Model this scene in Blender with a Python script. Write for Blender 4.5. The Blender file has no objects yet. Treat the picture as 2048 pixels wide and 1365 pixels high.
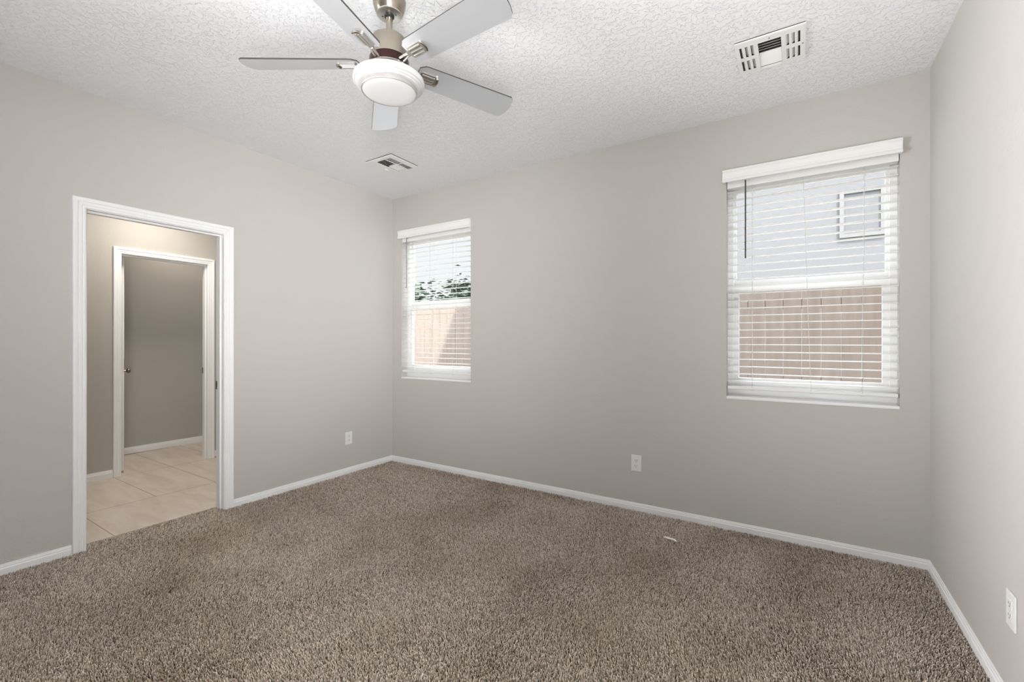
import bpy, math, random
import numpy as np
from mathutils import Vector, Matrix

# ------------------------------------------------------------------ camera
scene = bpy.context.scene
COL = scene.collection
CAM = (3.59682, -3.30097, 1.25197)
cam_data = bpy.data.cameras.new('camera')
cam_data.sensor_fit = 'HORIZONTAL'
cam_data.sensor_width = 36.0
cam_data.lens = 897.37 / 2048 * 36.0
cam_data.clip_start = 0.02
cam_data.clip_end = 300
cam = bpy.data.objects.new('camera', cam_data)
COL.objects.link(cam)
cam.location = CAM
cam.rotation_euler = (math.pi / 2 + 0.00052, -0.00056, 0.56728)
scene.camera = cam

# ------------------------------------------------------------------ world, sun, large lights, exposure
world = bpy.data.worlds.new('sky')
scene.world = world
world.use_nodes = True
wbg = world.node_tree.nodes['Background']
wbg.inputs['Color'].default_value = (0.93, 0.965, 1.0, 1)
# hazy daylight sky: pale towards the horizon, brighter overhead
_nt = world.node_tree
_tc = _nt.nodes.new('ShaderNodeTexCoord')
_sx = _nt.nodes.new('ShaderNodeSeparateXYZ')
_mr = _nt.nodes.new('ShaderNodeMapRange')
_mr.interpolation_type = 'SMOOTHSTEP'
_mr.inputs['From Min'].default_value = 0.22
_mr.inputs['From Max'].default_value = 0.70
_mr.inputs['To Min'].default_value = 1.05
_mr.inputs['To Max'].default_value = 9.0
_nt.links.new(_tc.outputs['Generated'], _sx.inputs['Vector'])
_nt.links.new(_sx.outputs['Z'], _mr.inputs['Value'])
_nt.links.new(_mr.outputs['Result'], wbg.inputs['Strength'])


def lamp(name, kind, loc, energy, color=(1, 1, 1), size=None, target=None, direction=None):
    d = bpy.data.lights.new(name, kind)
    d.energy = energy
    d.color = color
    if kind == 'AREA':
        d.shape = 'RECTANGLE'
        d.size, d.size_y = size
    elif kind == 'POINT':
        d.shadow_soft_size = size
    o = bpy.data.objects.new(name, d)
    COL.objects.link(o)
    o.location = loc
    if direction is not None:
        o.rotation_euler = Vector(direction).to_track_quat('-Z', 'Y').to_euler()
    return o


sun = lamp('sun', 'SUN', (4, -6, 9), 9.0, (1.0, 0.95, 0.88), direction=(-1.0, 0.9, -2.3))
sun.data.angle = math.radians(0.8)
# added fill lamps in the room's unseen rear half
for _n, _loc, _w, _size, _dir, _spread in (
        ('left_fill_light', (0.06, -3.6, 1.5), 108, (0.9, 2.1), (1, 0.22, 0.12), 80),
        ('right_fill_light', (4.15, -3.7, 1.5), 14, (0.8, 1.9), (-1, 0.70, 0.12), 75),
        ('right_fill_narrow', (4.15, -3.7, 1.5), 19, (0.8, 1.9), (-1, 0.88, 0.12), 52),
        ('corner_fill_light', (4.1, -3.9, 0.5), 34, (0.8, 1.0), (-0.4, 0.85, 0.95), 110),
        ('rear_fill_light', (2.1, -4.4, 0.4), 9, (3.0, 0.8), (0, 0.8, 1.0), 80)):
    _l = lamp(_n, 'AREA', _loc, _w, (1.0, 0.992, 0.985), _size, direction=_dir)
    _l.data.spread = math.radians(_spread)
for _x0, _x1 in ((0.137, 1.040), (3.194, 4.081)):      # let the renderer find the sky through the two windows
    _p = lamp('window_portal', 'AREA', ((_x0 + _x1) / 2, 0.17, 1.60), 1, (1, 1, 1), (0.90, 1.46), direction=(0, -1, 0))
    _p.data.cycles.is_portal = True
# the hallway's and the small room's own ceiling lights
lamp('hall_ceiling_light', 'AREA', (-1.10, -1.55, 2.66), 19.5, (1.0, 0.93, 0.84), (0.4, 0.4), direction=(0, 0, -1))
lamp('small_room_ceiling_light', 'POINT', (-2.40, -1.0, 2.55), 8.5, (1.0, 0.93, 0.84), 0.08)

vs = scene.view_settings
vs.view_transform = 'Standard'
vs.look = 'None'
vs.gamma = 1.0
vs.use_curve_mapping = False
vs.exposure = 0.0

# ------------------------------------------------------------------ dimensions
H = 2.743          # ceiling
W = 4.2073         # room width, x
D = 5.60           # room depth, -y
WT = 0.115         # interior wall thickness
XT = 0.16          # exterior wall thickness
HALL_X = -1.70     # hall's far wall
FAR_X = -2.645     # back wall of the small room beyond
DOOR_Y0, DOOR_Y1, DOOR_Z = -2.403, -1.640, 2.043
IN_Y0, IN_Y1, IN_Z = -1.735, -1.015, 2.060
WIN = [(0.137, 1.040), (3.194, 4.081)]
WZ0, WZ1 = 0.872, 2.330


# ------------------------------------------------------------------ materials
def new_mat(name):
    m = bpy.data.materials.new(name)
    m.use_nodes = True
    nt = m.node_tree
    return m, nt, nt.nodes['Principled BSDF']


def plain(name, color, rough=0.5, metal=0.0, spec=0.5, emit=None):
    m, nt, b = new_mat(name)
    b.inputs['Base Color'].default_value = (*color, 1)
    b.inputs['Roughness'].default_value = rough
    b.inputs['Metallic'].default_value = metal
    b.inputs['Specular IOR Level'].default_value = spec
    if emit:
        b.inputs['Emission Color'].default_value = (*emit[0], 1)
        b.inputs['Emission Strength'].default_value = emit[1]
    return m


def coords(nt, scale=(1, 1, 1)):
    tc = nt.nodes.new('ShaderNodeTexCoord')
    mp = nt.nodes.new('ShaderNodeMapping')
    mp.inputs['Scale'].default_value = scale
    nt.links.new(tc.outputs['Object'], mp.inputs['Vector'])
    return mp.outputs['Vector']


def noise(nt, vec, scale, detail=2.0, rough=0.5, dist=0.0):
    n = nt.nodes.new('ShaderNodeTexNoise')
    n.inputs['Scale'].default_value = scale
    n.inputs['Detail'].default_value = detail
    n.inputs['Roughness'].default_value = rough
    n.inputs['Distortion'].default_value = dist
    nt.links.new(vec, n.inputs['Vector'])
    return n.outputs['Fac']


def ramp(nt, fac, stops):
    r = nt.nodes.new('ShaderNodeValToRGB')
    e = r.color_ramp.elements
    while len(e) < len(stops):
        e.new(0.5)
    for i, (p, c) in enumerate(stops):
        e[i].position = p
        e[i].color = (*c, 1) if len(c) == 3 else c
    nt.links.new(fac, r.inputs['Fac'])
    return r.outputs['Color']


def bump(nt, b, height, strength, distance):
    n = nt.nodes.new('ShaderNodeBump')
    n.inputs['Strength'].default_value = strength
    n.inputs['Distance'].default_value = distance
    nt.links.new(height, n.inputs['Height'])
    nt.links.new(n.outputs['Normal'], b.inputs['Normal'])


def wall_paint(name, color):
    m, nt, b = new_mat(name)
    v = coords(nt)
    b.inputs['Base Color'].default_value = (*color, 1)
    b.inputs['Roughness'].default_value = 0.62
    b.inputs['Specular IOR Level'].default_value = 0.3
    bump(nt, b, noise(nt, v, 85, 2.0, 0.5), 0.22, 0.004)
    return m


M = {}
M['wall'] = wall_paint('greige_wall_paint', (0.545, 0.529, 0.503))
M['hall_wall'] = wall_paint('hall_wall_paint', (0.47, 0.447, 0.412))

m, nt, b = new_mat('knockdown_ceiling')
v = coords(nt)
f = noise(nt, v, 42, 3.0, 0.55, 0.6)
h = ramp(nt, f, [(0.45, (0, 0, 0)), (0.51, (1, 1, 1))])
b.inputs['Base Color'].default_value = (0.865, 0.875, 0.895, 1)
b.inputs['Roughness'].default_value = 0.8
b.inputs['Specular IOR Level'].default_value = 0.15
bump(nt, b, h, 0.58, 0.006)
M['ceiling'] = m

M['trim'] = plain('white_trim_paint', (0.865, 0.872, 0.878), 0.38)
M['hall_trim'] = M['trim']
M['vinyl'] = plain('white_window_vinyl', (0.86, 0.86, 0.85), 0.35)
M['blind'] = plain('white_faux_wood_slats', (0.86, 0.86, 0.85), 0.42)
M['cord'] = plain('white_cord', (0.62, 0.62, 0.60), 0.7)
M['wand_dark'] = plain('dark_tilt_wand', (0.05, 0.05, 0.045), 0.35)
M['wand_grey'] = plain('grey_tilt_wand', (0.30, 0.30, 0.29), 0.35)
M['vent'] = plain('white_vent_enamel', (0.84, 0.84, 0.83), 0.4)
M['vent_dark'] = plain('dark_duct', (0.035, 0.032, 0.028), 0.8)
M['plate'] = plain('white_wall_plate', (0.80, 0.80, 0.78), 0.35)
M['slot'] = plain('dark_slot', (0.04, 0.04, 0.04), 0.6)
M['nickel'] = plain('brushed_nickel', (0.35, 0.31, 0.255), 0.27, 1.0)
M['nickel_bright'] = plain('bright_nickel', (0.62, 0.60, 0.57), 0.28, 1.0)
M['nickel_dark'] = plain('polished_dark_nickel', (0.06, 0.03, 0.03), 0.12, 1.0)
M['hinge'] = plain('tarnished_nickel', (0.22, 0.20, 0.17), 0.4, 0.9)
M['blade'] = plain('silver_blade_finish', (0.68, 0.70, 0.73), 0.30, 0.65)
M['blade_edge'] = plain('dark_blade_edge', (0.05, 0.05, 0.05), 0.5)
M['opal'] = plain('white_opal_glass', (0.45, 0.449, 0.448), 0.35, 0, 0.25, ((1, 0.985, 0.96), 0.05))
M['lens'] = plain('lit_frosted_lens', (0.45, 0.447, 0.444), 0.35, 0, 0.3, ((1, 0.985, 0.97), 0.17))
M['band'] = plain('satin_light_band', (0.36, 0.345, 0.335), 0.35, 0.3)
M['rubber'] = plain('black_rubber', (0.015, 0.015, 0.015), 0.5)
M['paper'] = plain('white_scrap', (0.85, 0.85, 0.84), 0.6)
M['door'] = plain('white_door_paint', (0.78, 0.77, 0.74), 0.4)

# clear glass: mostly straight-through with a faint mirror reflection
m, nt, b = new_mat('window_glass')
nt.nodes.remove(b)
out = nt.nodes['Material Output']
tr = nt.nodes.new('ShaderNodeBsdfTransparent')
tr.inputs['Color'].default_value = (0.96, 0.97, 0.97, 1)
gl = nt.nodes.new('ShaderNodeBsdfGlossy')
gl.inputs['Roughness'].default_value = 0.3
mx = nt.nodes.new('ShaderNodeMixShader')
mx.inputs['Fac'].default_value = 0.01
nt.links.new(tr.outputs[0], mx.inputs[1])
nt.links.new(gl.outputs[0], mx.inputs[2])
nt.links.new(mx.outputs[0], out.inputs['Surface'])
M['glass'] = m

# carpet yarn: heathered per-tuft colour stored on the tufts
m, nt, b = new_mat('heathered_carpet_yarn')
at = nt.nodes.new('ShaderNodeAttribute')
at.attribute_name = 'yarn'
nt.links.new(at.outputs['Color'], b.inputs['Base Color'])
b.inputs['Roughness'].default_value = 0.9
b.inputs['Specular IOR Level'].default_value = 0.1
M['yarn'] = m
M['backing'] = plain('carpet_backing', (0.04, 0.03, 0.022), 0.95)

# hall tile
m, nt, b = new_mat('beige_stone_tile')
v = coords(nt)
big = noise(nt, coords(nt, (0.7, 3.0, 1)), 3.2, 5.0, 0.6, 0.7)
base = ramp(nt, big, [(0.30, (0.64, 0.545, 0.455)), (0.55, (0.75, 0.66, 0.56)), (0.75, (0.81, 0.725, 0.635))])
tc = nt.nodes.new('ShaderNodeTexCoord')
bricks = []
for row, loc_y in ((0.44, 1.793 + 0.44 * 5), (0.88, 2.243 + 0.88 * 2)):
    br = nt.nodes.new('ShaderNodeTexBrick')
    br.offset = 0.0
    br.inputs['Scale'].default_value = 1.0
    br.inputs['Mortar Size'].default_value = 0.003
    br.inputs['Mortar Smooth'].default_value = 0.1
    br.inputs['Brick Width'].default_value = 0.92
    br.inputs['Row Height'].default_value = row
    br.inputs['Mortar'].default_value = (0.34, 0.265, 0.205, 1)
    mp = nt.nodes.new('ShaderNodeMapping')
    mp.inputs['Location'].default_value = (0.76 + 0.92 * 3, loc_y, 0)
    nt.links.new(tc.outputs['Object'], mp.inputs['Vector'])
    nt.links.new(mp.outputs['Vector'], br.inputs['Vector'])
    nt.links.new(base, br.inputs['Color1'])
    nt.links.new(base, br.inputs['Color2'])
    bricks.append(br)
sx_ = nt.nodes.new('ShaderNodeSeparateXYZ')
nt.links.new(tc.outputs['Object'], sx_.inputs['Vector'])
gt = nt.nodes.new('ShaderNodeMath')
gt.operation = 'GREATER_THAN'
gt.inputs[1].default_value = -0.76
nt.links.new(sx_.outputs['X'], gt.inputs[0])
mxc = nt.nodes.new('ShaderNodeMixRGB')
nt.links.new(gt.outputs[0], mxc.inputs['Fac'])
nt.links.new(bricks[0].outputs['Color'], mxc.inputs['Color1'])
nt.links.new(bricks[1].outputs['Color'], mxc.inputs['Color2'])
nt.links.new(mxc.outputs['Color'], b.inputs['Base Color'])
br = bricks[0]
b.inputs['Roughness'].default_value = 0.35
M['tile'] = m

# outside
m, nt, b = new_mat('weathered_fence_wood')
v = coords(nt, (9, 1, 0.8))
f = noise(nt, v, 3.0, 5.0, 0.6)
c = ramp(nt, f, [(0.3, (0.33, 0.275, 0.245)), (0.7, (0.41, 0.345, 0.31))])
nt.links.new(c, b.inputs['Base Color'])
b.inputs['Roughness'].default_value = 0.85
M['fence'] = m
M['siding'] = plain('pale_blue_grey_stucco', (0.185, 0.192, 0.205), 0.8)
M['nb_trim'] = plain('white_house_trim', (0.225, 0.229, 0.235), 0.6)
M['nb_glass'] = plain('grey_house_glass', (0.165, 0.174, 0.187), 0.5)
M['roof'] = plain('dark_grey_shingles', (0.11, 0.12, 0.12), 0.85)
M['gravel'] = plain('tan_gravel', (0.50, 0.47, 0.43), 0.95)
M['stucco'] = plain('house_stucco', (0.55, 0.50, 0.44), 0.9)
M['leaf'] = plain('dark_green_leaves', (0.035, 0.06, 0.035), 0.6)
M['bark'] = plain('grey_bark', (0.12, 0.10, 0.08), 0.9)


# ------------------------------------------------------------------ helpers
class MB:
    """collects boxes, tubes, lathes and sweeps, then links them as one mesh object"""

    def __init__(self):
        self.v, self.f, self.mi, self.mats = [], [], [], []

    def slot(self, mat):
        if mat not in self.mats:
            self.mats.append(mat)
        return self.mats.index(mat)

    def add(self, verts, faces, mat=None, xf=None):
        o = len(self.v)
        for p in verts:
            p = Vector(p)
            if xf is not None:
                p = xf @ p
            self.v.append(p)
        k = self.slot(mat)
        for q in faces:
            self.f.append([i + o for i in q])
            self.mi.append(k)
        return self

    def box(self, x0, x1, y0, y1, z0, z1, mat=None, xf=None, bevel=0.0):
        if bevel:
            return self.bevelbox(x0, x1, y0, y1, z0, z1, bevel, mat, xf)
        vs_ = [(x, y, z) for x in (x0, x1) for y in (y0, y1) for z in (z0, z1)]
        fs = [(0, 1, 3, 2), (4, 6, 7, 5), (0, 4, 5, 1), (2, 3, 7, 6), (0, 2, 6, 4), (1, 5, 7, 3)]
        return self.add(vs_, fs, mat, xf)

    def bevelbox(self, x0, x1, y0, y1, z0, z1, c, mat=None, xf=None):
        import bmesh
        bm = bmesh.new()
        bmesh.ops.create_cube(bm, size=1.0)
        bmesh.ops.scale(bm, vec=(x1 - x0, y1 - y0, z1 - z0), verts=bm.verts)
        bmesh.ops.translate(bm, vec=((x0 + x1) / 2, (y0 + y1) / 2, (z0 + z1) / 2), verts=bm.verts)
        bmesh.ops.bevel(bm, geom=bm.edges[:], offset=c, segments=2, profile=0.5, affect='EDGES')
        bm.verts.index_update()
        vs_ = [p.co.copy() for p in bm.verts]
        fs = [[q.index for q in fc.verts] for fc in bm.faces]
        bm.free()
        return self.add(vs_, fs, mat, xf)

    def lathe(self, prof, n=48, mat=None, xf=None):
        """prof: list of (r, z)"""
        vs_, fs = [], []
        for r, z in prof:
            for i in range(n):
                a = 2 * math.pi * i / n
                vs_.append((r * math.cos(a), r * math.sin(a), z))
        for j in range(len(prof) - 1):
            for i in range(n):
                k = (i + 1) % n
                fs.append((j * n + i, j * n + k, (j + 1) * n + k, (j + 1) * n + i))
        if prof[0][0] > 1e-6:
            fs.append(list(range(n - 1, -1, -1)))
        if prof[-1][0] > 1e-6:
            fs.append([(len(prof) - 1) * n + i for i in range(n)])
        return self.add(vs_, fs, mat, xf)

    def tube(self, pts, r, n=8, mat=None, xf=None):
        pts = [Vector(p) for p in pts]
        vs_, fs = [], []
        for i, p in enumerate(pts):
            t = (pts[min(i + 1, len(pts) - 1)] - pts[max(i - 1, 0)]).normalized()
            a = t.orthogonal().normalized() if abs(t.z) < 0.9 else Vector((1, 0, 0)).cross(t).normalized()
            c = t.cross(a)
            for k in range(n):
                q = 2 * math.pi * k / n
                vs_.append(p + (a * math.cos(q) + c * math.sin(q)) * r)
        for j in range(len(pts) - 1):
            for i in range(n):
                k = (i + 1) % n
                fs.append((j * n + i, j * n + k, (j + 1) * n + k, (j + 1) * n + i))
        fs.append(list(range(n - 1, -1, -1)))
        fs.append([(len(pts) - 1) * n + i for i in range(n)])
        return self.add(vs_, fs, mat, xf)

    def loft(self, rings, mat=None, closed=True, cap=True):
        n = len(rings[0])
        vs_ = [p for r in rings for p in r]
        fs = []
        for j in range(len(rings) - 1):
            for i in range(n if closed else n - 1):
                k = (i + 1) % n
                fs.append((j * n + i, j * n + k, (j + 1) * n + k, (j + 1) * n + i))
        if cap:
            fs.append(list(range(n - 1, -1, -1)))
            fs.append([(len(rings) - 1) * n + i for i in range(n)])
        return self.add(vs_, fs, mat)

    def build(self, name, parent=None, mat=None, smooth=None, loc=None):
        me = bpy.data.meshes.new(name)
        me.from_pydata([tuple(p) for p in self.v], [], self.f)
        mats = [mat if q is None else q for q in self.mats]
        for q in mats:
            me.materials.append(q)
        me.polygons.foreach_set('material_index', self.mi)
        import bmesh
        bm = bmesh.new()
        bm.from_mesh(me)
        bmesh.ops.recalc_face_normals(bm, faces=bm.faces)
        bm.to_mesh(me)
        bm.free()
        if smooth:
            me.shade_smooth()
            me.set_sharp_from_angle(angle=math.radians(smooth))
        o = bpy.data.objects.new(name, me)
        COL.objects.link(o)
        if parent:
            o.parent = parent
        if loc:
            o.location = loc
        return o


def empty(name, loc=(0, 0, 0)):
    o = bpy.data.objects.new(name, None)
    o.empty_display_size = 0.1
    COL.objects.link(o)
    o.location = loc
    return o


def tag(o, label, cat, group=None, kind=None):
    o['label'] = label
    o['category'] = cat
    if group:
        o['group'] = group
    if kind:
        o['kind'] = kind
    return o


def struct(o, label, cat):
    return tag(o, label, cat, kind='structure')


def grid_wall(a0, a1, z0, z1, holes):
    """cells (a, b, z, z) of a wall with rectangular holes"""
    xs = sorted({a0, a1, *[h[0] for h in holes], *[h[1] for h in holes]})
    zs = sorted({z0, z1, *[h[2] for h in holes], *[h[3] for h in holes]})
    for i in range(len(xs) - 1):
        for j in range(len(zs) - 1):
            cx, cz = (xs[i] + xs[i + 1]) / 2, (zs[j] + zs[j + 1]) / 2
            if any(h[0] < cx < h[1] and h[2] < cz < h[3] for h in holes):
                continue
            yield xs[i], xs[i + 1], zs[j], zs[j + 1]


# ------------------------------------------------------------------ shell
FZ = -0.014        # slab under the carpet
b_ = MB()
for a in grid_wall(-D, 0, FZ, H, [(DOOR_Y0 - 0.018, DOOR_Y1 + 0.018, FZ, DOOR_Z + 0.018)]):
    b_.box(-WT, 0, a[0], a[1], a[2], a[3])
struct(b_.build('wall_left', mat=M['wall']), 'long greige wall with the open doorway', 'wall')

b_ = MB()
for a in grid_wall(-WT, W + XT, FZ, H, [(w0, w1, WZ0, WZ1) for w0, w1 in WIN]):
    b_.box(a[0], a[1], 0, XT, a[2], a[3])
struct(b_.build('wall_back', mat=M['wall']), 'greige wall with the two blind-covered windows', 'wall')
b_ = MB().box(W, W + XT, -D - XT, 0, FZ, H)
struct(b_.build('wall_right', mat=M['wall']), 'bright greige wall meeting the wide window wall at its right end', 'wall')
b_ = MB().box(-WT, W + XT, -D - XT, -D, FZ, H)
struct(b_.build('wall_front', mat=M['wall']), 'greige wall behind the viewer', 'wall')
b_ = MB()
for a in grid_wall(-0.0, W, -D, 0, [(3.355, 3.601, -0.784, -0.538), (0.602, 0.848, -0.790, -0.544)]):
    b_.box(a[0], a[1], a[2], a[3], H, H + 0.02)
struct(b_.build('ceiling', mat=M['ceiling']), 'white knockdown-textured ceiling over the carpeted room', 'ceiling')
b_ = MB().box(-0.105, W, -D, 0, -0.05, FZ)
struct(b_.build('floor', mat=M['backing']), 'dark carpet backing covering the room floor', 'floor')

# hall and the small room beyond it
b_ = MB().box(FAR_X - WT, -0.105, -3.6, 0.0, -0.05, 0.0)
struct(b_.build('floor_hall', mat=M['tile']), 'beige stone tile floor of the hall beyond the doorway', 'floor')
b_ = MB().box(FAR_X - WT, -0.0, -3.6, 0.0, H, H + 0.02)
struct(b_.build('ceiling_hall', mat=M['ceiling']), 'white ceiling of the hall beyond the doorway', 'ceiling')
b_ = MB()
for a in grid_wall(-3.6, 0.0, 0, H, [(IN_Y0 - 0.018, IN_Y1 + 0.018, 0, IN_Z + 0.018)]):
    b_.box(HALL_X - WT, HALL_X, a[0], a[1], a[2], a[3])
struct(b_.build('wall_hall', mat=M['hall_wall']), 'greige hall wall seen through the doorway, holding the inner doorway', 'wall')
b_ = MB().box(FAR_X - WT, FAR_X, -3.6, 0.0, 0, H)
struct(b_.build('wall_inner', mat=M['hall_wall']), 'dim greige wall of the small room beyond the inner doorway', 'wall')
b_ = MB().box(FAR_X, HALL_X - WT, -0.42, -0.32, 0, H)
b_.box(FAR_X, HALL_X - WT, -2.32, -2.22, 0, H)
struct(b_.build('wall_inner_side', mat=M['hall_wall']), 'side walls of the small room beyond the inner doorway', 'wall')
b_ = MB().box(FAR_X - WT, -WT, 0.0, XT, 0, H)
b_.box(FAR_X - WT, -WT, -3.72, -3.6, 0, H)
struct(b_.build('wall_hall_end', mat=M['hall_wall']), 'end walls of the hall beyond the doorway', 'wall')
# house roof plus unseen blocks added to stop the sun and shade the fence
b_ = MB().box(FAR_X - 0.3, W + 0.5, -D - 1.6, XT + 0.25, H + 0.05, H + 0.20)
b_.box(1.41, W + 0.5, -D - 0.2, 0.0, H + 0.20, 5.83)
b_.box(W + XT, 11.0, -D - 0.2, 0.0, FZ, 5.83)
struct(b_.build('roof', mat=M['stucco']), 'house roof with unseen blocks added to shade the fence', 'roof')

# ------------------------------------------------------------------ trim
BASE_PROF = [(0.0, -0.013), (0.012, -0.013), (0.012, 0.030), (0.0105, 0.034), (0.0085, 0.036), (0.0085, 0.044),
             (0.006, 0.047), (0.005, 0.053), (0.0, 0.0545)]


def baseboard(name, p0, p1, normal, label, m0=0, m1=0, z=0.0, k=1.0):
    """profile swept from p0 to p1; m0/m1: +1 mitres into an inside corner"""
    p0, p1, n = Vector((*p0, z)), Vector((*p1, z)), Vector((*normal, 0))
    t = (p1 - p0).normalized()
    r0 = [p0 + n * d + t * (d * m0) + Vector((0, 0, max(h, -0.013 if z == 0 else 0) * k)) for d, h in BASE_PROF]
    r1 = [p1 + n * d - t * (d * m1) + Vector((0, 0, h * k)) for d, h in BASE_PROF]
    return struct(MB().loft([r0, r1], M['trim']).build(name), label, 'baseboard')


CW = 0.066
baseboard('baseboard_left', (0, 0), (0, DOOR_Y1 + CW), (1, 0), 'white baseboard between the doorway and the far corner', 1, 0)
baseboard('baseboard_left', (0, DOOR_Y0 - CW), (0, -D), (1, 0), 'white baseboard on the near side of the doorway', 0, 1)
baseboard('baseboard_back', (W, 0), (0, 0), (0, -1), 'white baseboard under the two windows', 1, 1)
baseboard('baseboard_right', (W, -D), (W, 0), (-1, 0), 'white baseboard along the right-hand wall', 1, 1)
baseboard('baseboard_hall', (HALL_X, -3.6), (HALL_X, IN_Y0 - 0.064), (1, 0), 'white baseboard in the hall left of the inner doorway', 0, 0, 0.013, 1.1)
baseboard('baseboard_hall', (HALL_X, IN_Y1 + 0.064), (HALL_X, 0.0), (1, 0), 'white baseboard in the hall right of the inner doorway', 0, 0, 0.013, 1.1)
baseboard('baseboard_inner', (FAR_X, -2.22), (FAR_X, -0.42), (1, 0), 'white baseboard at the back of the small room', 0, 0, 0.013, 1.15)

CASE = [(0.004, 0.0), (0.004, 0.008), (0.008, 0.0105), (0.015, 0.0105), (0.017, 0.0085), (0.020, 0.0085), (0.023, 0.0115),
        (0.034, 0.0125), (0.036, 0.0105), (0.039, 0.0105), (0.042, 0.0150), (0.050, 0.0170), (0.060, 0.0175), (0.064, 0.0150), (0.066, 0.0)]


def casing(x, sgn, y0, y1, zt, zb, parent, wmul=1.0):
    rings = []
    for k in range(4):
        ring = []
        for u, d in CASE:
            u *= wmul
            yy = y0 - u if k < 2 else y1 + u
            zz = zt + u if k in (1, 2) else zb
            ring.append((x + sgn * d, yy, zz))
        rings.append(ring)
    return MB().loft(rings, M['trim']).build('casing', parent)


# door_1: cased opening from the room to the hall
d1 = struct(empty('door_1', (0, (DOOR_Y0 + DOOR_Y1) / 2, 0)), 'white cased doorway from the carpeted room to the tiled hall', 'doorway')


def keep(o, parent):
    o.parent = parent
    o.matrix_parent_inverse = Matrix.Translation(parent.location).inverted()
    return o


keep(casing(0, 1, DOOR_Y0, DOOR_Y1, DOOR_Z, -0.013, None), d1)
jb = MB()
jb.box(-WT, 0, DOOR_Y0 - 0.018, DOOR_Y0, -0.012, DOOR_Z + 0.018)
jb.box(-WT, 0, DOOR_Y1, DOOR_Y1 + 0.018, -0.012, DOOR_Z + 0.018)
jb.box(-WT, 0, DOOR_Y0, DOOR_Y1, DOOR_Z, DOOR_Z + 0.018)
keep(jb.build('jamb', mat=M['trim']), d1)
sb = MB()
sb.box(-0.076, -0.038, DOOR_Y0, DOOR_Y0 + 0.011, -0.010, DOOR_Z)
sb.box(-0.076, -0.038, DOOR_Y1 - 0.011, DOOR_Y1, -0.010, DOOR_Z)
sb.box(-0.076, -0.038, DOOR_Y0 + 0.011, DOOR_Y1 - 0.011, DOOR_Z - 0.011, DOOR_Z)
keep(sb.build('door_stop', mat=M['trim']), d1)
st = MB().box(-WT - 0.003, -0.088, DOOR_Y1 - 0.0025, DOOR_Y1 + 0.001, 0.888, 0.950)
st.box(-0.104, -0.096, DOOR_Y1 - 0.0029, DOOR_Y1, 0.905, 0.933, M['slot'])
keep(st.build('strike_plate', mat=M['hinge']), d1)['label'] = 'dark metal strike plate'
keep(casing(-WT, -1, DOOR_Y0, DOOR_Y1, DOOR_Z, 0.0, None), d1)

# door_2: the inner doorway with its open door
d2 = struct(empty('door_2', (HALL_X, (IN_Y0 + IN_Y1) / 2, 0)), 'white cased inner doorway across the hall with its door swung in', 'doorway')
keep(casing(HALL_X, 1, IN_Y0, IN_Y1, IN_Z, 0.0, None, 0.97), d2)
jb = MB()
jb.box(HALL_X - WT, HALL_X, IN_Y0 - 0.018, IN_Y0, 0.0, IN_Z + 0.018)
jb.box(HALL_X - WT, HALL_X, IN_Y1, IN_Y1 + 0.018, 0.0, IN_Z + 0.018)
jb.box(HALL_X - WT, HALL_X, IN_Y0, IN_Y1, IN_Z, IN_Z + 0.018)
keep(jb.build('jamb', mat=M['trim']), d2)
sb = MB()
sx0, sx1 = HALL_X - 0.075, HALL_X - 0.037
sb.box(sx0, sx1, IN_Y0, IN_Y0 + 0.011, 0.0, IN_Z)
sb.box(sx0, sx1, IN_Y1 - 0.011, IN_Y1, 0.0, IN_Z)
sb.box(sx0, sx1, IN_Y0 + 0.011, IN_Y1 - 0.011, IN_Z - 0.011, IN_Z)
keep(sb.build('door_stop', mat=M['trim']), d2)
st = MB().box(HALL_X - WT - 0.002, HALL_X - 0.083, IN_Y1 - 0.003, IN_Y1 + 0.001, 0.905, 0.968)
keep(st.build('strike_plate', mat=M['hinge']), d2)['label'] = 'dark metal strike plate'
# door leaf, hinged at the left jamb and swung into the small room
ang = math.radians(15.5)
hinge_pt = Vector((HALL_X - WT - 0.006, IN_Y0 + 0.013, 0))
ex = Vector((-math.cos(ang), math.sin(ang), 0))     # along the leaf
ey = Vector((math.sin(ang), math.cos(ang), 0))      # towards the face seen from the doorway
lx = Matrix(((ex.x, ey.x, 0, hinge_pt.x), (ex.y, ey.y, 0, hinge_pt.y), (0, 0, 1, 0), (0, 0, 0, 1)))
leaf = MB().box(0.0, 0.705, 0.004, 0.039, 0.018, IN_Z - 0.004, xf=lx)
for px0, px1, pz0, pz1 in ((0.11, 0.595, 0.25, 0.95), (0.11, 0.595, 1.08, 1.90)):
    leaf.box(px0, px1, 0.039, 0.043, pz0, pz1, xf=lx)
leaf = keep(leaf.build('door_leaf', mat=M['door']), d2)
kx = lx @ Matrix.Translation((0.645, 0.039, 0.937)) @ Matrix.Rotation(-math.pi / 2, 4, 'X')
kn = MB().lathe([(0.032, 0.0), (0.032, 0.005), (0.012, 0.009), (0.011, 0.030), (0.020, 0.036), (0.027, 0.046),
                 (0.027, 0.055), (0.020, 0.064), (0.0, 0.067)], 24, xf=kx)
kn = kn.build('door_knob', mat=M['nickel'], smooth=40)
kn.parent = leaf
kn['label'] = 'round nickel knob'
for hz in (0.325, 1.065, 1.80):
    hb = MB().tube([(hinge_pt.x + 0.003, hinge_pt.y + 0.012, hz - 0.045 + 0.005), (hinge_pt.x + 0.003, hinge_pt.y + 0.012, hz + 0.045)], 0.0065, 10)
    hb.box(hinge_pt.x - 0.001, hinge_pt.x + 0.005, hinge_pt.y + 0.010, hinge_pt.y + 0.030, hz - 0.04, hz + 0.045)
    keep(hb.build('hinge', mat=M['hinge']), d2)['label'] = 'dark metal hinge'

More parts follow.
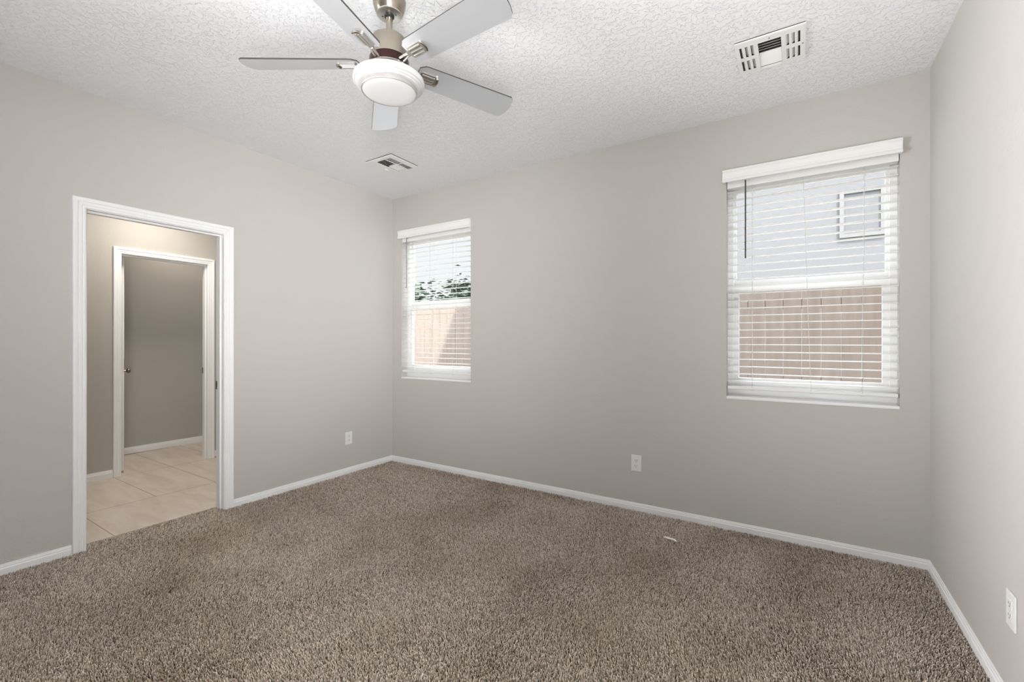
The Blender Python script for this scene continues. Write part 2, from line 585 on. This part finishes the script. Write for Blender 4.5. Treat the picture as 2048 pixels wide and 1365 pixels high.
# ------------------------------------------------------------------ windows and blinds
def make_window(n, x0, x1, label):
    w = struct(empty('window_%d' % n, ((x0 + x1) / 2, XT / 2, WZ0)), label, 'window')
    ya, yb = 0.082, 0.150
    fr = MB()
    fr.box(x0, x0 + 0.034, ya, yb, WZ0, WZ1)
    fr.box(x1 - 0.034, x1, ya, yb, WZ0, WZ1)
    fr.box(x0 + 0.034, x1 - 0.034, ya, yb, WZ0, WZ0 + 0.055)
    fr.box(x0 + 0.034, x1 - 0.034, ya, yb, WZ1 - 0.04, WZ1)
    keep(fr.build('window_frame', mat=M['vinyl']), w)
    zm = 1.605

    def sash(name, yy0, yy1, z0, z1, s, bt, tp):
        q = MB()
        a, c = x0 + 0.034, x1 - 0.034
        q.box(a, a + s, yy0, yy1, z0, z1)
        q.box(c - s, c, yy0, yy1, z0, z1)
        q.box(a + s, c - s, yy0, yy1, z0, z0 + bt)
        q.box(a + s, c - s, yy0, yy1, z1 - tp, z1)
        o = keep(q.build(name, mat=M['vinyl']), w)
        g = MB().box(a + s, c - s, (yy0 + yy1) / 2 - 0.002, (yy0 + yy1) / 2 + 0.002, z0 + bt, z1 - tp)
        g = g.build('pane', mat=M['glass'])
        g.parent = o
        g.matrix_parent_inverse = Matrix.Translation(w.location)
        g.matrix_parent_inverse = (o.matrix_parent_inverse @ Matrix.Identity(4)).inverted() @ o.matrix_parent_inverse
        return o
    sash('lower_sash', 0.088, 0.114, WZ0 + 0.055, zm + 0.016, 0.032, 0.080, 0.036)
    sash('upper_sash', 0.118, 0.144, zm - 0.006, WZ1 - 0.04, 0.014, 0.065, 0.03)
    sl = MB().box(x0, x1, -0.004, ya, WZ0 - 0.004, WZ0 + 0.016, bevel=0.004)
    keep(sl.build('sill', mat=M['trim']), w)
    for lx_ in (0.3, 0.7):
        q = x0 + (x1 - x0) * lx_
        lk = MB().box(q - 0.03, q + 0.03, 0.09, 0.112, zm + 0.016, zm + 0.028, bevel=0.003)
        keep(lk.build('sash_lock', mat=M['vinyl']), w)
    return w


make_window(1, *WIN[0], 'narrow-looking window nearer the far corner, behind its white blind')
make_window(2, *WIN[1], 'large-looking window nearest the right-hand wall, behind its white blind')


def make_blind(x0, x1, v0, v1, wand_x, wand_z, wand_mat, cords, label):
    r = tag(empty('window_blind', ((x0 + x1) / 2, 0.03, WZ0)), label, 'blind', 'white blinds on the window wall')
    # valance: moulded board in front of the opening with short returns
    prof = [(-0.006, 2.388), (-0.036, 2.388), (-0.040, 2.384), (-0.040, 2.374), (-0.036, 2.370), (-0.033, 2.366), (-0.030, 2.345),
            (-0.031, 2.328), (-0.035, 2.322), (-0.037, 2.316), (-0.037, 2.309), (-0.034, 2.306), (-0.024, 2.306), (-0.024, 2.376), (-0.006, 2.380)]
    va = MB().loft([[(x, y, z) for y, z in prof] for x in (v0, v1)], M['blind'])
    for xx in (v0, v1 - 0.012):
        va.box(xx, xx + 0.012, -0.024, -0.0015, 2.308, 2.380)
    keep(va.build('valance', mat=M['blind']), r)
    hr = MB().box(x0 + 0.004, x1 - 0.004, 0.006, 0.056, 2.272, 2.322)
    keep(hr.build('headrail', mat=M['blind']), r)
    sl = MB()
    zs = np.linspace(2.245, 0.987, 27)
    rnd = random.Random(3)
    for i, z in enumerate(zs):
        tilt = math.radians(1.5) + math.radians(rnd.uniform(-0.8, 0.8))
        rings = []
        for xx in (x0 + 0.006, x1 - 0.006):
            ring = []
            N = 8
            for k in range(N + 1):
                u = -0.027 + 0.054 * k / N
                c = 0.0022 * (1 - (u / 0.027) ** 2)
                ring.append((u, c + 0.0017))
            for k in range(N, -1, -1):
                u = -0.027 + 0.054 * k / N
                c = 0.0022 * (1 - (u / 0.027) ** 2)
                ring.append((u, c - 0.0017))
            rings.append([(xx, 0.031 + u * math.cos(tilt) - h_ * math.sin(tilt), z + u * math.sin(tilt) + h_ * math.cos(tilt)) for u, h_ in ring])
        sl.loft(rings, M['blind'])
    keep(sl.build('slats', mat=M['blind'], smooth=50), r)
    br_ = MB().box(x0 + 0.006, x1 - 0.006, 0.004, 0.056, 0.934, 0.956, bevel=0.004)
    br_ = keep(br_.build('bottom_rail', mat=M['blind']), r)
    for ct, cb in cords:
        c = MB()
        for yy in (0.0045, 0.0575):
            c.tube([(ct, yy, 2.275), (ct * 0.5 + cb * 0.5, yy, 1.6), (cb, yy, 0.945)], 0.0011, 6)
        c.box(cb - 0.006, cb + 0.006, 0.003, 0.059, 0.931, 0.934)
        keep(c.build('ladder_cord', mat=M['cord']), r)
    wd = MB().tube([(wand_x, -0.012, 2.306), (wand_x, -0.012, wand_z)], 0.0042, 8, wand_mat)
    wd.tube([(wand_x, -0.012, 2.30), (wand_x, 0.004, 2.305)], 0.003, 6)
    keep(wd.build('tilt_wand', mat=wand_mat), r)['label'] = 'thin darker tilt wand'
    return r


make_blind(*WIN[0], 0.115, 1.040, 0.222, 1.795, M['wand_grey'], [(0.30, 0.30), (0.53, 0.53), (0.82, 0.82)],
           'white slatted blind on the window nearer the far corner, grey tilt wand')
make_blind(*WIN[1], 3.172, 4.089, 3.308, 1.795, M['wand_dark'], [(3.345, 3.345), (3.625, 3.665), (3.925, 3.915)],
           'large white slatted blind by the bright right-hand wall, dark tilt wand')


# ------------------------------------------------------------------ wall outlets
def make_outlet(loc, rz, label):
    r = tag(empty('wall_outlet', loc), label, 'outlet', 'white wall outlets')
    r.rotation_euler = (0, 0, rz)
    p = MB().box(-0.0375, 0.0375, -0.0065, 0.0, -0.060, 0.060, bevel=0.0025)
    p.build('cover_plate', r, M['plate'])
    for s in (-1, 1):
        z = 0.0195 * s
        q = MB().box(-0.0165, 0.0165, -0.0085, -0.0060, z - 0.0145, z + 0.0145, bevel=0.001)
        for sx in (-0.0065, 0.0065):
            q.box(sx - 0.0012, sx + 0.0012, -0.0088, -0.0080, z - 0.001, z + 0.008, M['slot'])
        q.tube([(0, -0.0088, z - 0.007), (0, -0.008, z - 0.007)], 0.0026, 10, M['slot'])
        q.build('receptacle', r, M['plate'])
    sc = MB().tube([(0, -0.0078, 0), (0, -0.006, 0)], 0.0028, 10)
    sc.build('screw', r, M['plate'])
    return r


make_outlet((0, -0.543, 0.333), math.pi / 2, 'white wall outlet between the doorway and the far corner')
make_outlet((2.587, 0, 0.349), 0, 'white duplex outlet below and between the two windows')
make_outlet((W, -1.121, 0.345), -math.pi / 2, 'white outlet on the right-hand wall seen almost edge-on')


# ------------------------------------------------------------------ ceiling vents
def frame_plate(mb, x0, x1, y0, y1, holes, z0, z1):
    for a in grid_wall(x0, x1, y0, y1, holes):
        mb.box(a[0], a[1], a[2], a[3], z0, z1)


def make_duct(r):
    """dark shade strip against the ceiling and the boot it opens into"""
    g_ = MB()  # dark strip added as painted shade for the gap behind the plate
    for a in grid_wall(-0.1495, 0.1495, -0.1495, 0.1495, [(-0.120, 0.120, -0.120, 0.120)]):
        g_.box(a[0], a[1], a[2], a[3], -0.0050, -0.0003)
    g_.build('gap_shade', r, M['vent_dark'])
    d_ = MB()
    d_.box(-0.121, 0.121, -0.121, 0.121, 0.040, 0.044)
    for x0, x1, y0, y1 in ((-0.1215, -0.1185, -0.121, 0.121), (0.1185, 0.1215, -0.121, 0.121), (-0.1185, 0.1185, -0.1215, -0.1185), (-0.1185, 0.1185, 0.1185, 0.1215)):
        d_.box(x0, x1, y0, y1, -0.004, 0.040)
    d_.build('duct_boot', r, M['vent_dark'])


def make_vent_slotted():
    cx, cy = 3.478, -0.661
    r = tag(empty('ceiling_vent', (cx, cy, H)), 'white ceiling vent with rows of side slots above the wide blind', 'vent', 'white square ceiling vents')
    h = 0.151
    cut = (3.428 - cx, 3.527 - cx, -0.766 - cy, -0.520 - cy)
    slots = []
    for xs in ((3.352, 3.377, 3.402), (3.553, 3.577, 3.600)):
        for q in xs:
            for y0, y1 in ((-0.770, -0.672), (-0.643, -0.545)):
                slots.append((q - cx - 0.0065, q - cx + 0.0065, y0 - cy, y1 - cy))
    fp = MB()
    frame_plate(fp, -h + 0.006, h - 0.006, -h + 0.006, h - 0.006, [cut] + slots, -0.012, -0.009)
    for x0, x1, y0, y1 in ((-h, h, -h, -h + 0.007), (-h, h, h - 0.007, h), (-h, -h + 0.007, -h + 0.007, h - 0.007), (h - 0.007, h, -h + 0.007, h - 0.007)):
        fp.box(x0, x1, y0, y1, -0.0112, -0.0048)
    fp.build('face_plate', r, M['vent'])
    make_duct(r)
    lv = MB()
    n = 11
    for i in range(n):
        yy = cut[2] + (cut[3] - cut[2]) * (i + 0.5) / n
        s = 1 if i < n // 2 else -1
        dy = 0.0095
        z0, z1 = -0.0105, 0.0045
        lv.add([(cut[0], yy - s * dy, z0), (cut[1], yy - s * dy, z0), (cut[1], yy + s * dy, z1), (cut[0], yy + s * dy, z1),
                (cut[0], yy - s * dy, z0 + 0.001), (cut[1], yy - s * dy, z0 + 0.001), (cut[1], yy + s * dy, z1 + 0.001), (cut[0], yy + s * dy, z1 + 0.001)],
               [(0, 1, 2, 3), (7, 6, 5, 4), (0, 4, 5, 1), (2, 6, 7, 3), (1, 5, 6, 2), (0, 3, 7, 4)])
    lv.build('center_louver', r, M['vent'])
    for x0, x1, y0, y1 in slots:
        sv = MB()
        s = -1 if x0 < 0 else 1
        a, c = (x0, x1)
        zl, zr = (0.003, -0.0095) if s < 0 else (-0.0095, 0.003)
        sv.add([(a, y0, zl), (c, y0, zr), (c, y1, zr), (a, y1, zl), (a, y0, zl + 0.0008), (c, y0, zr + 0.0008), (c, y1, zr + 0.0008), (a, y1, zl + 0.0008)],
               [(0, 1, 2, 3), (7, 6, 5, 4), (0, 4, 5, 1), (2, 6, 7, 3), (1, 5, 6, 2), (0, 3, 7, 4)])
        sv.build('side_vane', r, M['vent'])
    lever = MB().box(-0.137, -0.134, -0.010, 0.030, -0.019, -0.012)
    lever.box(-0.1365, -0.1345, 0.006, 0.014, -0.026, -0.019)
    lever.build('damper_lever', r, M['vent'])
    for sx, sy in ((0.139, 0.006), (0.0, -0.125)):
        MB().tube([(sx, sy, -0.0135), (sx, sy, -0.012)], 0.0035, 10).build('screw', r, M['hinge'])
    return r


def make_vent_louvered():
    cx, cy = 0.725, -0.667
    r = tag(empty('ceiling_vent', (cx, cy, H)), 'smaller-looking louvered ceiling vent near the far corner', 'vent', 'white square ceiling vents')
    h = 0.149
    q = [(0.660, 0.758, -0.776, -0.652), (0.768, 0.822, -0.776, -0.652), (0.660, 0.758, -0.642, -0.525), (0.768, 0.822, -0.642, -0.525)]
    holes = [(a - cx, c - cx, d - cy, e - cy) for a, c, d, e in q]
    fp = MB()
    frame_plate(fp, -h + 0.006, h - 0.006, -h + 0.006, h - 0.006, holes, -0.012, -0.009)
    for x0, x1, y0, y1 in ((-h, h, -h, -h + 0.007), (-h, h, h - 0.007, h), (-h, -h + 0.007, -h + 0.007, h - 0.007), (h - 0.007, h, -h + 0.007, h - 0.007)):
        fp.box(x0, x1, y0, y1, -0.0112, -0.0048)
    fp.build('face_plate', r, M['vent'])
    make_duct(r)
    for hi, (x0, x1, y0, y1) in enumerate(holes):
        lv = MB()
        along_y = hi in (1, 3)
        n = 4 if along_y else 6
        for i in range(n):
            if along_y:
                c = x0 + (x1 - x0) * (i + 0.5) / n
                w = 0.0058
                P = [(c - w, y0, 0.002), (c + w, y0, -0.0105), (c + w, y1, -0.0105), (c - w, y1, 0.002)]
            else:
                c = y0 + (y1 - y0) * (i + 0.5) / n
                w = 0.0085
                s = 1 if hi == 0 else -1
                P = [(x0, c - w * s, -0.0105), (x1, c - w * s, -0.0105), (x1, c + w * s, 0.003), (x0, c + w * s, 0.003)]
            Q = [(a, b2, c2 + 0.0008) for a, b2, c2 in P]
            lv.add(P + Q, [(0, 1, 2, 3), (7, 6, 5, 4), (0, 4, 5, 1), (2, 6, 7, 3), (1, 5, 6, 2), (0, 3, 7, 4)])
        lv.build('louver_bank', r, M['vent'])
    lever = MB().box(-0.112, -0.109, 0.02, 0.052, -0.022, -0.012)
    lever.build('damper_lever', r, M['vent'])
    return r


make_vent_slotted()
make_vent_louvered()

# ------------------------------------------------------------------ ceiling fan
FX, FY, FB = 2.1041, -1.9483, 2.4539
fan = tag(empty('ceiling_fan', (FX, FY, H)), 'five-blade brushed nickel ceiling fan with a round lit lamp', 'ceiling fan')


def fz(z):
    return z - H


cn = MB().lathe([(0.066, 0.0), (0.069, fz(2.735)), (0.070, fz(2.722)), (0.068, fz(2.705)), (0.063, fz(2.688)), (0.057, fz(2.674)), (0.0535, fz(2.668))], 64)
canopy = cn.build('canopy', fan, M['nickel'], smooth=40)
cp = MB().lathe([(0.0535, fz(2.670)), (0.0535, fz(2.664)), (0.050, fz(2.662)), (0.0, fz(2.662))], 64)
for a in (0.4, 2.0, 3.6, 5.1):
    cp.tube([(0.030 * math.cos(a), 0.030 * math.sin(a), fz(2.6612)), (0.030 * math.cos(a), 0.030 * math.sin(a), fz(2.664))], 0.0035, 10, M['slot'])
cp = cp.build('canopy_cover', fan, M['nickel_bright'], smooth=40)
rb = MB().lathe([(0.013, fz(2.668)), (0.021, fz(2.664)), (0.021, fz(2.656)), (0.0135, fz(2.650))], 24)
rb.build('rubber_collar', fan, M['rubber'], smooth=40)
MB().lathe([(0.0135, fz(2.69)), (0.0135, fz(2.535))], 24).build('downrod', fan, M['nickel'], smooth=40)
mh = MB().lathe([(0.014, fz(2.562)), (0.060, fz(2.562)), (0.070, fz(2.558)), (0.0735, fz(2.551)), (0.0765, fz(2.500)), (0.0785, fz(2.474)), (0.0785, fz(2.471)), (0.050, fz(2.471))], 64)
mh.build('motor_housing', fan, M['nickel'], smooth=40)
hb = MB().lathe([(0.079, fz(2.470)), (0.084, fz(2.466)), (0.0860, fz(2.432)), (0.070, fz(2.429))], 64)
hb.build('flywheel', fan, M['nickel_dark'], smooth=40)

TH0, PITCH = 3.7067, -0.2574


def blade_outline():
    """(r, w) outline of a blade, w>0 on one side"""
    pts = [(0.128, -0.040), (0.150, -0.0565)]
    for k in range(7):
        t = k / 6
        pts.append((0.165 + (0.606 - 0.165) * t, -(0.0585 + 0.0112 * t)))
    for k in range(1, 12):                              # shallow rounded tip
        a = -1 + 2 * k / 12
        pts.append((0.613 + 0.020 * (1 - a * a), 0.0692 * a))
    for k in range(7):
        t = 1 - k / 6
        pts.append((0.165 + (0.606 - 0.165) * t, (0.0585 + 0.0112 * t)))
    pts += [(0.150, 0.0565), (0.128, 0.040)]
    return pts


def make_blade(k):
    th = TH0 - k * 2 * math.pi / 5
    xf = Matrix.Translation((0, 0, FB - H)) @ Matrix.Rotation(th, 4, 'Z') @ Matrix.Rotation(PITCH, 4, 'X')
    out = blade_outline()
    n = len(out)
    t = 0.0032
    bm_ = MB()
    bot = [(r, w, -t) for r, w in out]
    top = [(r, w, t) for r, w in out]
    bm_.add(bot, [list(range(n))], M['blade'])
    bm_.add(top, [list(range(n - 1, -1, -1))], M['blade'])
    for i in range(n):
        j = (i + 1) % n
        bm_.add([bot[i], bot[j], top[j], top[i]], [(0, 1, 2, 3)], M['blade_edge'])
    o = bm_.build('blade', fan)
    o.matrix_local = xf
    # bracket under the blade: arm from the flywheel and a slotted, round-ended plate
    br2 = MB()
    zt = -t - 0.0002
    x0, x1, hw = 0.142, 0.222, 0.026
    pl = []
    for q in range(9):
        a = -math.pi / 2 + math.pi * q / 8
        pl.append((x1 - 0.012 + 0.012 * math.cos(a), hw * math.sin(a)))
    pl += [(x0, hw), (0.135, 0.012), (0.120, 0.010), (0.120, -0.010), (0.135, -0.012), (x0, -hw)]
    m_ = len(pl)
    br2.add([(x, y, zt - 0.0045) for x, y in pl] + [(x, y, zt) for x, y in pl],
            [list(range(m_)), list(range(2 * m_ - 1, m_ - 1, -1))] + [(i, (i + 1) % m_, m_ + (i + 1) % m_, m_ + i) for i in range(m_)], M['nickel_bright'])
    for yy in (-0.0150, 0.0, 0.0150):
        br2.tube([(0.146, yy, zt - 0.0045), (0.208, yy, zt - 0.0045)], 0.0042, 8, M['nickel_bright'])
    for yy in (-0.0075, 0.0075):
        br2.box(0.144, 0.206, yy - 0.0018, yy + 0.0018, zt - 0.0050, zt - 0.0044, M['hinge'])
    br2.tube([(0.125, 0.004, zt - 0.003), (0.100, 0.008, -0.012), (0.080, 0.010, -0.016)], 0.0055, 8, M['nickel_bright'])
    br2.tube([(0.125, -0.004, zt - 0.003), (0.100, -0.008, -0.012), (0.080, -0.010, -0.016)], 0.0055, 8, M['nickel_bright'])
    cap = [(0.2175, -0.022, zt - 0.0062), (0.2235, -0.013, zt - 0.0068), (0.2255, 0.0, zt - 0.0070), (0.2235, 0.013, zt - 0.0068), (0.2175, 0.022, zt - 0.0062)]
    br2.tube(cap, 0.0038, 8, M['nickel'])
    bo = br2.build('blade_bracket', o, smooth=40)
    bo['label'] = 'slotted nickel bracket'
    return o


for k in range(5):
    make_blade(k)

lk = empty('light_kit')
lk.parent = fan
pan = MB().lathe([(0.070, fz(2.431)), (0.088, fz(2.430)), (0.092, fz(2.422)), (0.108, fz(2.410)), (0.128, fz(2.397)), (0.131, fz(2.390)), (0.131, fz(2.386))], 64)
pan.build('fitter_pan', lk, M['nickel_bright'], smooth=40)
sh = MB().lathe([(0.131, fz(2.390)), (0.143, fz(2.388)), (0.1495, fz(2.382)), (0.1505, fz(2.374)), (0.1495, fz(2.366)), (0.146, fz(2.361)),
                 (0.141, fz(2.3595)), (0.139, fz(2.354)), (0.135, fz(2.3515)), (0.132, fz(2.3505)), (0.130, fz(2.3465)), (0.124, fz(2.3445)), (0.117, fz(2.3445))], 72)
sh.build('glass_shade', lk, M['opal'], smooth=30)
bd = MB().lathe([(0.1185, fz(2.3455)), (0.1185, fz(2.331)), (0.1165, fz(2.3285)), (0.1135, fz(2.3285)), (0.1130, fz(2.3330))], 72)
bd.build('trim_ring', lk, M['band'], smooth=30)
ln = MB().lathe([(0.1128, fz(2.3330)), (0.1120, fz(2.3300)), (0.104, fz(2.3268)), (0.08, fz(2.3240)), (0.04, fz(2.3225)), (0.0, fz(2.322))], 72)
ln.build('lens', lk, M['lens'], smooth=40)

# ------------------------------------------------------------------ scrap on the carpet
sp = MB()
path = [(-0.045, 0.004, 0.004), (-0.022, -0.002, 0.010), (0.003, 0.003, 0.008), (0.026, 0.0, 0.013), (0.046, 0.004, 0.006)]
ring = []
for (x, y, z), w in zip(path, (0.004, 0.007, 0.006, 0.0075, 0.003)):
    ring.append([(x, y - w, z), (x, y + w, z + 0.002), (x, y + w, z + 0.003), (x, y - w, z + 0.0012)])
sp.loft(ring, M['paper'])
sc_ = sp.build('plastic_scrap', loc=(2.923, -0.411, 0.008))
sc_.rotation_euler = (0, 0, -0.35)
sc_.scale = (1.0, 1.35, 1.2)
tag(sc_, 'small white scrap lying on the brown carpet below the outlet', 'scrap')


# ------------------------------------------------------------------ carpet pile
def value_noise(x, y, scale, seed):
    r = np.random.RandomState(seed)
    g = r.rand(64, 64)
    u, v_ = x * scale + 17.3, y * scale + 9.1
    iu, iv = np.floor(u).astype(int), np.floor(v_).astype(int)
    fu, fv = u - iu, v_ - iv
    fu, fv = fu * fu * (3 - 2 * fu), fv * fv * (3 - 2 * fv)
    a, b2 = g[iu % 64, iv % 64], g[(iu + 1) % 64, iv % 64]
    c, d = g[iu % 64, (iv + 1) % 64], g[(iu + 1) % 64, (iv + 1) % 64]
    return (a * (1 - fu) + b2 * fu) * (1 - fv) + (c * (1 - fu) + d * fu) * fv


def make_carpet():
    rs = np.random.RandomState(11)
    fwd = np.array([-math.sin(0.56728), math.cos(0.56728)])
    xs_, ys_, ss_ = [], [], []
    # bands of decreasing density away from the middle of the room's near side
    edges = [(-1, 1.55), (1.55, 2.1), (2.1, 2.7), (2.7, 3.4), (3.4, 6.0)]
    for d0, d1 in edges:
        mid = min(max((d0 + d1) / 2, 1.5), 4.2)
        s = 0.0037 + 0.00095 * mid
        gx, gy = np.meshgrid(np.arange(-0.10, W - 0.004, s), np.arange(-D, -0.004, s))
        gx = gx.ravel() + rs.uniform(-0.42, 0.42, gx.size) * s
        gy = gy.ravel() + rs.uniform(-0.42, 0.42, gy.size) * s
        dep = (gx - CAM[0]) * fwd[0] + (gy - CAM[1]) * fwd[1]
        lat = (gx - CAM[0]) * fwd[1] - (gy - CAM[1]) * fwd[0]
        k = (dep >= d0) & (dep < d1) & (dep > 0.4) & (np.abs(lat) < dep * 1.3 + 0.9)
        inside = (gx > 0.010) & (gx < W - 0.010) & (gy < -0.010)
        door = (gx <= 0.020) & (gx > -0.098) & (gy > DOOR_Y0 + 0.004) & (gy < DOOR_Y1 - 0.004)
        k &= inside | door
        xs_.append(gx[k]); ys_.append(gy[k]); ss_.append(np.full(k.sum(), s))
    x, y, s = np.concatenate(xs_), np.concatenate(ys_), np.concatenate(ss_)
    n = x.size
    # lean of the pile: broad swathes left by feet and the vacuum, plus each tuft's own curl
    la = 2 * math.pi * (value_noise(x, y, 1.3, 1) * 1.6 + 0.3 * value_noise(x, y, 3.4, 2))
    lm = 0.0010 + 0.0042 * value_noise(x, y, 1.9, 3)
    ra = rs.uniform(0, 2 * math.pi, n)
    rm = rs.uniform(0.0008, 0.0046, n) * (s / 0.0045)
    lx_, ly_ = lm * np.cos(la) + rm * np.cos(ra), lm * np.sin(la) + rm * np.sin(ra)
    hgt = rs.uniform(-0.0060, 0.0035, n) + 0.0025 * (value_noise(x, y, 5, 4) - 0.5)
    rad = s * rs.uniform(0.30, 0.43, n)
    K = 3
    ang0 = rs.uniform(0, 2 * math.pi, n)
    P = np.zeros((n, 3 * K, 3), np.float32)
    curl = rs.uniform(-0.0022, 0.0022, n)
    for j, (t, zz, rr) in enumerate(((0.0, -0.0135, 0.80), (0.52, -0.0040, 1.0), (1.0, 0.0022, 0.78))):
        bx = x + lx_ * t - ly_ / (np.hypot(lx_, ly_) + 1e-6) * curl * (t * (1 - t) * 4)
        by = y + ly_ * t + lx_ / (np.hypot(lx_, ly_) + 1e-6) * curl * (t * (1 - t) * 4)
        bz = zz + hgt * t
        for q in range(K):
            a = ang0 + 2 * math.pi * q / K + 0.5 * t
            P[:, j * K + q, 0] = bx + rad * rr * np.cos(a)
            P[:, j * K + q, 1] = by + rad * rr * np.sin(a)
            P[:, j * K + q, 2] = bz
    nf = 2 * K
    quad = []
    for j in range(2):
        for q in range(K):
            k2 = (q + 1) % K
            quad.append((j * K + q, j * K + k2, (j + 1) * K + k2, (j + 1) * K + q))
    quad = np.array(quad)
    cap = np.array([2 * K + q for q in range(K)])
    base = (np.arange(n) * 3 * K)[:, None]
    loops = np.concatenate([(base + quad.ravel()[None, :]), base + cap[None, :]], axis=1).ravel().astype(np.int32)
    sizes = np.tile(np.array([4] * nf + [K], np.int32), n)
    starts = np.concatenate([[0], np.cumsum(sizes)[:-1]]).astype(np.int32)
    me = bpy.data.meshes.new('carpet_pile')
    me.vertices.add(n * 3 * K)
    me.vertices.foreach_set('co', P.ravel())
    me.loops.add(loops.size)
    me.loops.foreach_set('vertex_index', loops)
    me.polygons.add(sizes.size)
    me.polygons.foreach_set('loop_start', starts)
    me.polygons.foreach_set('use_smooth', np.ones(sizes.size, bool))
    # heathered yarn: each tuft its own shade of taupe, with pile-lean shading painted in as darker patches
    tone = np.clip(rs.normal(1.16, 0.38, n), 0.4, 1.75)
    warm = rs.uniform(-1, 1, n)
    lean_shade = np.clip((value_noise(x, y, 1.6, 6) * 0.6 + value_noise(x, y, 4.1, 7) * 0.4 - 0.42) * 2.1, 0, 1)
    col = np.empty((n, 4), np.float32)
    col[:, 0] = 0.54 * tone ** 0.93 * (1 + 0.03 * warm) * (1 - 0.22 * lean_shade)
    col[:, 1] = 0.457 * tone * (1 - 0.25 * lean_shade)
    col[:, 2] = 0.386 * tone ** 1.10 * (1 - 0.05 * warm) * (1 - 0.29 * lean_shade)
    col[:, 3] = 1
    at_ = me.attributes.new('yarn', 'FLOAT_COLOR', 'POINT')
    at_.data.foreach_set('color', np.repeat(col, 3 * K, axis=0).ravel())
    me.materials.append(M['yarn'])
    me.update()
    o = bpy.data.objects.new('carpet_pile', me)
    COL.objects.link(o)
    assert n < 900000, n
    return tag(o, 'speckled brown frieze carpet covering the whole room floor', 'carpet', kind='stuff')


make_carpet()

# ------------------------------------------------------------------ outside the windows
g = MB().box(-40, 40, XT, 60, -0.30, -0.18)
struct(g.build('ground', mat=M['gravel']), 'tan gravel side yard outside the windows', 'ground')
fn = tag(empty('wooden_fence', (2, 1.5, -0.18)), 'pinkish brown board fence outside the windows', 'fence')
bd_ = MB()
rnd = random.Random(5)
xx = -9.0
while xx < 10:
    wdt = 0.1395
    top = 1.735 + rnd.uniform(-0.006, 0.006)
    yo = rnd.uniform(0, 0.004)
    bd_.box(xx, xx + wdt, 1.5 + yo, 1.518 + yo, -0.17, top)
    xx += wdt + 0.004
keep(bd_.build('boards', mat=M['fence']), fn)
rl = MB()
for z in (0.1, 0.85, 1.55):
    rl.box(-9, 10, 1.523, 1.561, z, z + 0.09)
keep(rl.build('rails', mat=M['fence']), fn)

nh = tag(empty('house', (4.5, 4.5, -0.18)), 'pale blue-grey house beyond the fence, seen through the large window', 'house')
hw_ = MB()
for a in grid_wall(0.9, 10, -0.18, 3.9, [(4.13, 4.55, 2.74, 3.32)]):
    hw_.box(a[0], a[1], 4.5, 4.75, a[2], a[3])
hw_.box(0.9, 1.1, 4.75, 12, -0.18, 3.9)
keep(hw_.build('house_wall', mat=M['siding']), nh)
wf = MB()
for x0, x1, z0, z1 in ((4.09, 4.14, 2.70, 3.36), (4.54, 4.59, 2.70, 3.36), (4.14, 4.54, 3.31, 3.36), (4.14, 4.54, 2.70, 2.75)):
    wf.box(x0, x1, 4.47, 4.50, z0, z1)
wfo = keep(wf.build('house_window_frame', mat=M['nb_trim']), nh)
gp = MB().box(4.14, 4.54, 4.49, 4.50, 2.75, 3.31).build('house_pane', mat=M['nb_glass'])
gp.parent = wfo
gp.matrix_parent_inverse = wfo.matrix_parent_inverse.inverted() @ wfo.matrix_parent_inverse
rf = MB().loft([[(0.7, 4.44, 3.9), (0.7, 12.4, 3.9), (0.7, 8.2, 4.9)], [(10.4, 4.44, 3.9), (10.4, 12.4, 3.9), (10.4, 8.2, 4.9)]])
keep(rf.build('house_roof', mat=M['roof']), nh)


def make_tree(loc, label, rx, rz, seed, nleaf=2600):
    r = tag(empty('tree', loc), label, 'tree')
    tr_ = MB().tube([(0, 0, 0), (0.05, 0.02, 0.8), (-0.03, 0.05, 1.5), (0.05, 0, 2.2)], 0.07, 10)
    for q in range(6):
        a = q * 1.05
        tr_.tube([(0, 0.03, 1.1 + 0.12 * q), (0.5 * rx * math.cos(a), 0.5 * rx * math.sin(a), 1.6 + 0.15 * q)], 0.03, 6)
    tr_.build('trunk', r, M['bark'])
    rr = random.Random(seed)
    cl = []
    for q in range(22):
        a, u = rr.uniform(0, 6.28), rr.uniform(0, 1) ** 0.5
        cl.append((rx * u * math.cos(a), rx * u * math.sin(a), 2.22 + rz * rr.uniform(-0.9, 0.9)))
    lf = MB()
    for q in range(nleaf):
        c = rr.choice(cl)
        p = Vector((c[0] + rr.gauss(0, 0.22), c[1] + rr.gauss(0, 0.22), c[2] + rr.gauss(0, 0.16)))
        m3 = Matrix.Rotation(rr.uniform(0, 6.28), 3, 'Z') @ Matrix.Rotation(rr.uniform(-1.2, 1.2), 3, 'X')
        L = rr.uniform(0.06, 0.10)
        for s_ in (1,):
            a_, b3, c_, d_ = (m3 @ Vector(v3) + p for v3 in ((-L, 0, 0), (0, -L * 0.4, 0.008), (L, 0, 0), (0, L * 0.4, 0.008)))
            lf.add([a_, b3, c_, d_], [(0, 1, 2, 3)], M['leaf'])
    lf.build('foliage', r)
    return r


make_tree((-2.75, 4.6, -0.28), 'dark leafy tree beyond the fence, seen through the smaller window', 1.15, 0.5, 4, 5200)

# ------------------------------------------------------------------ done
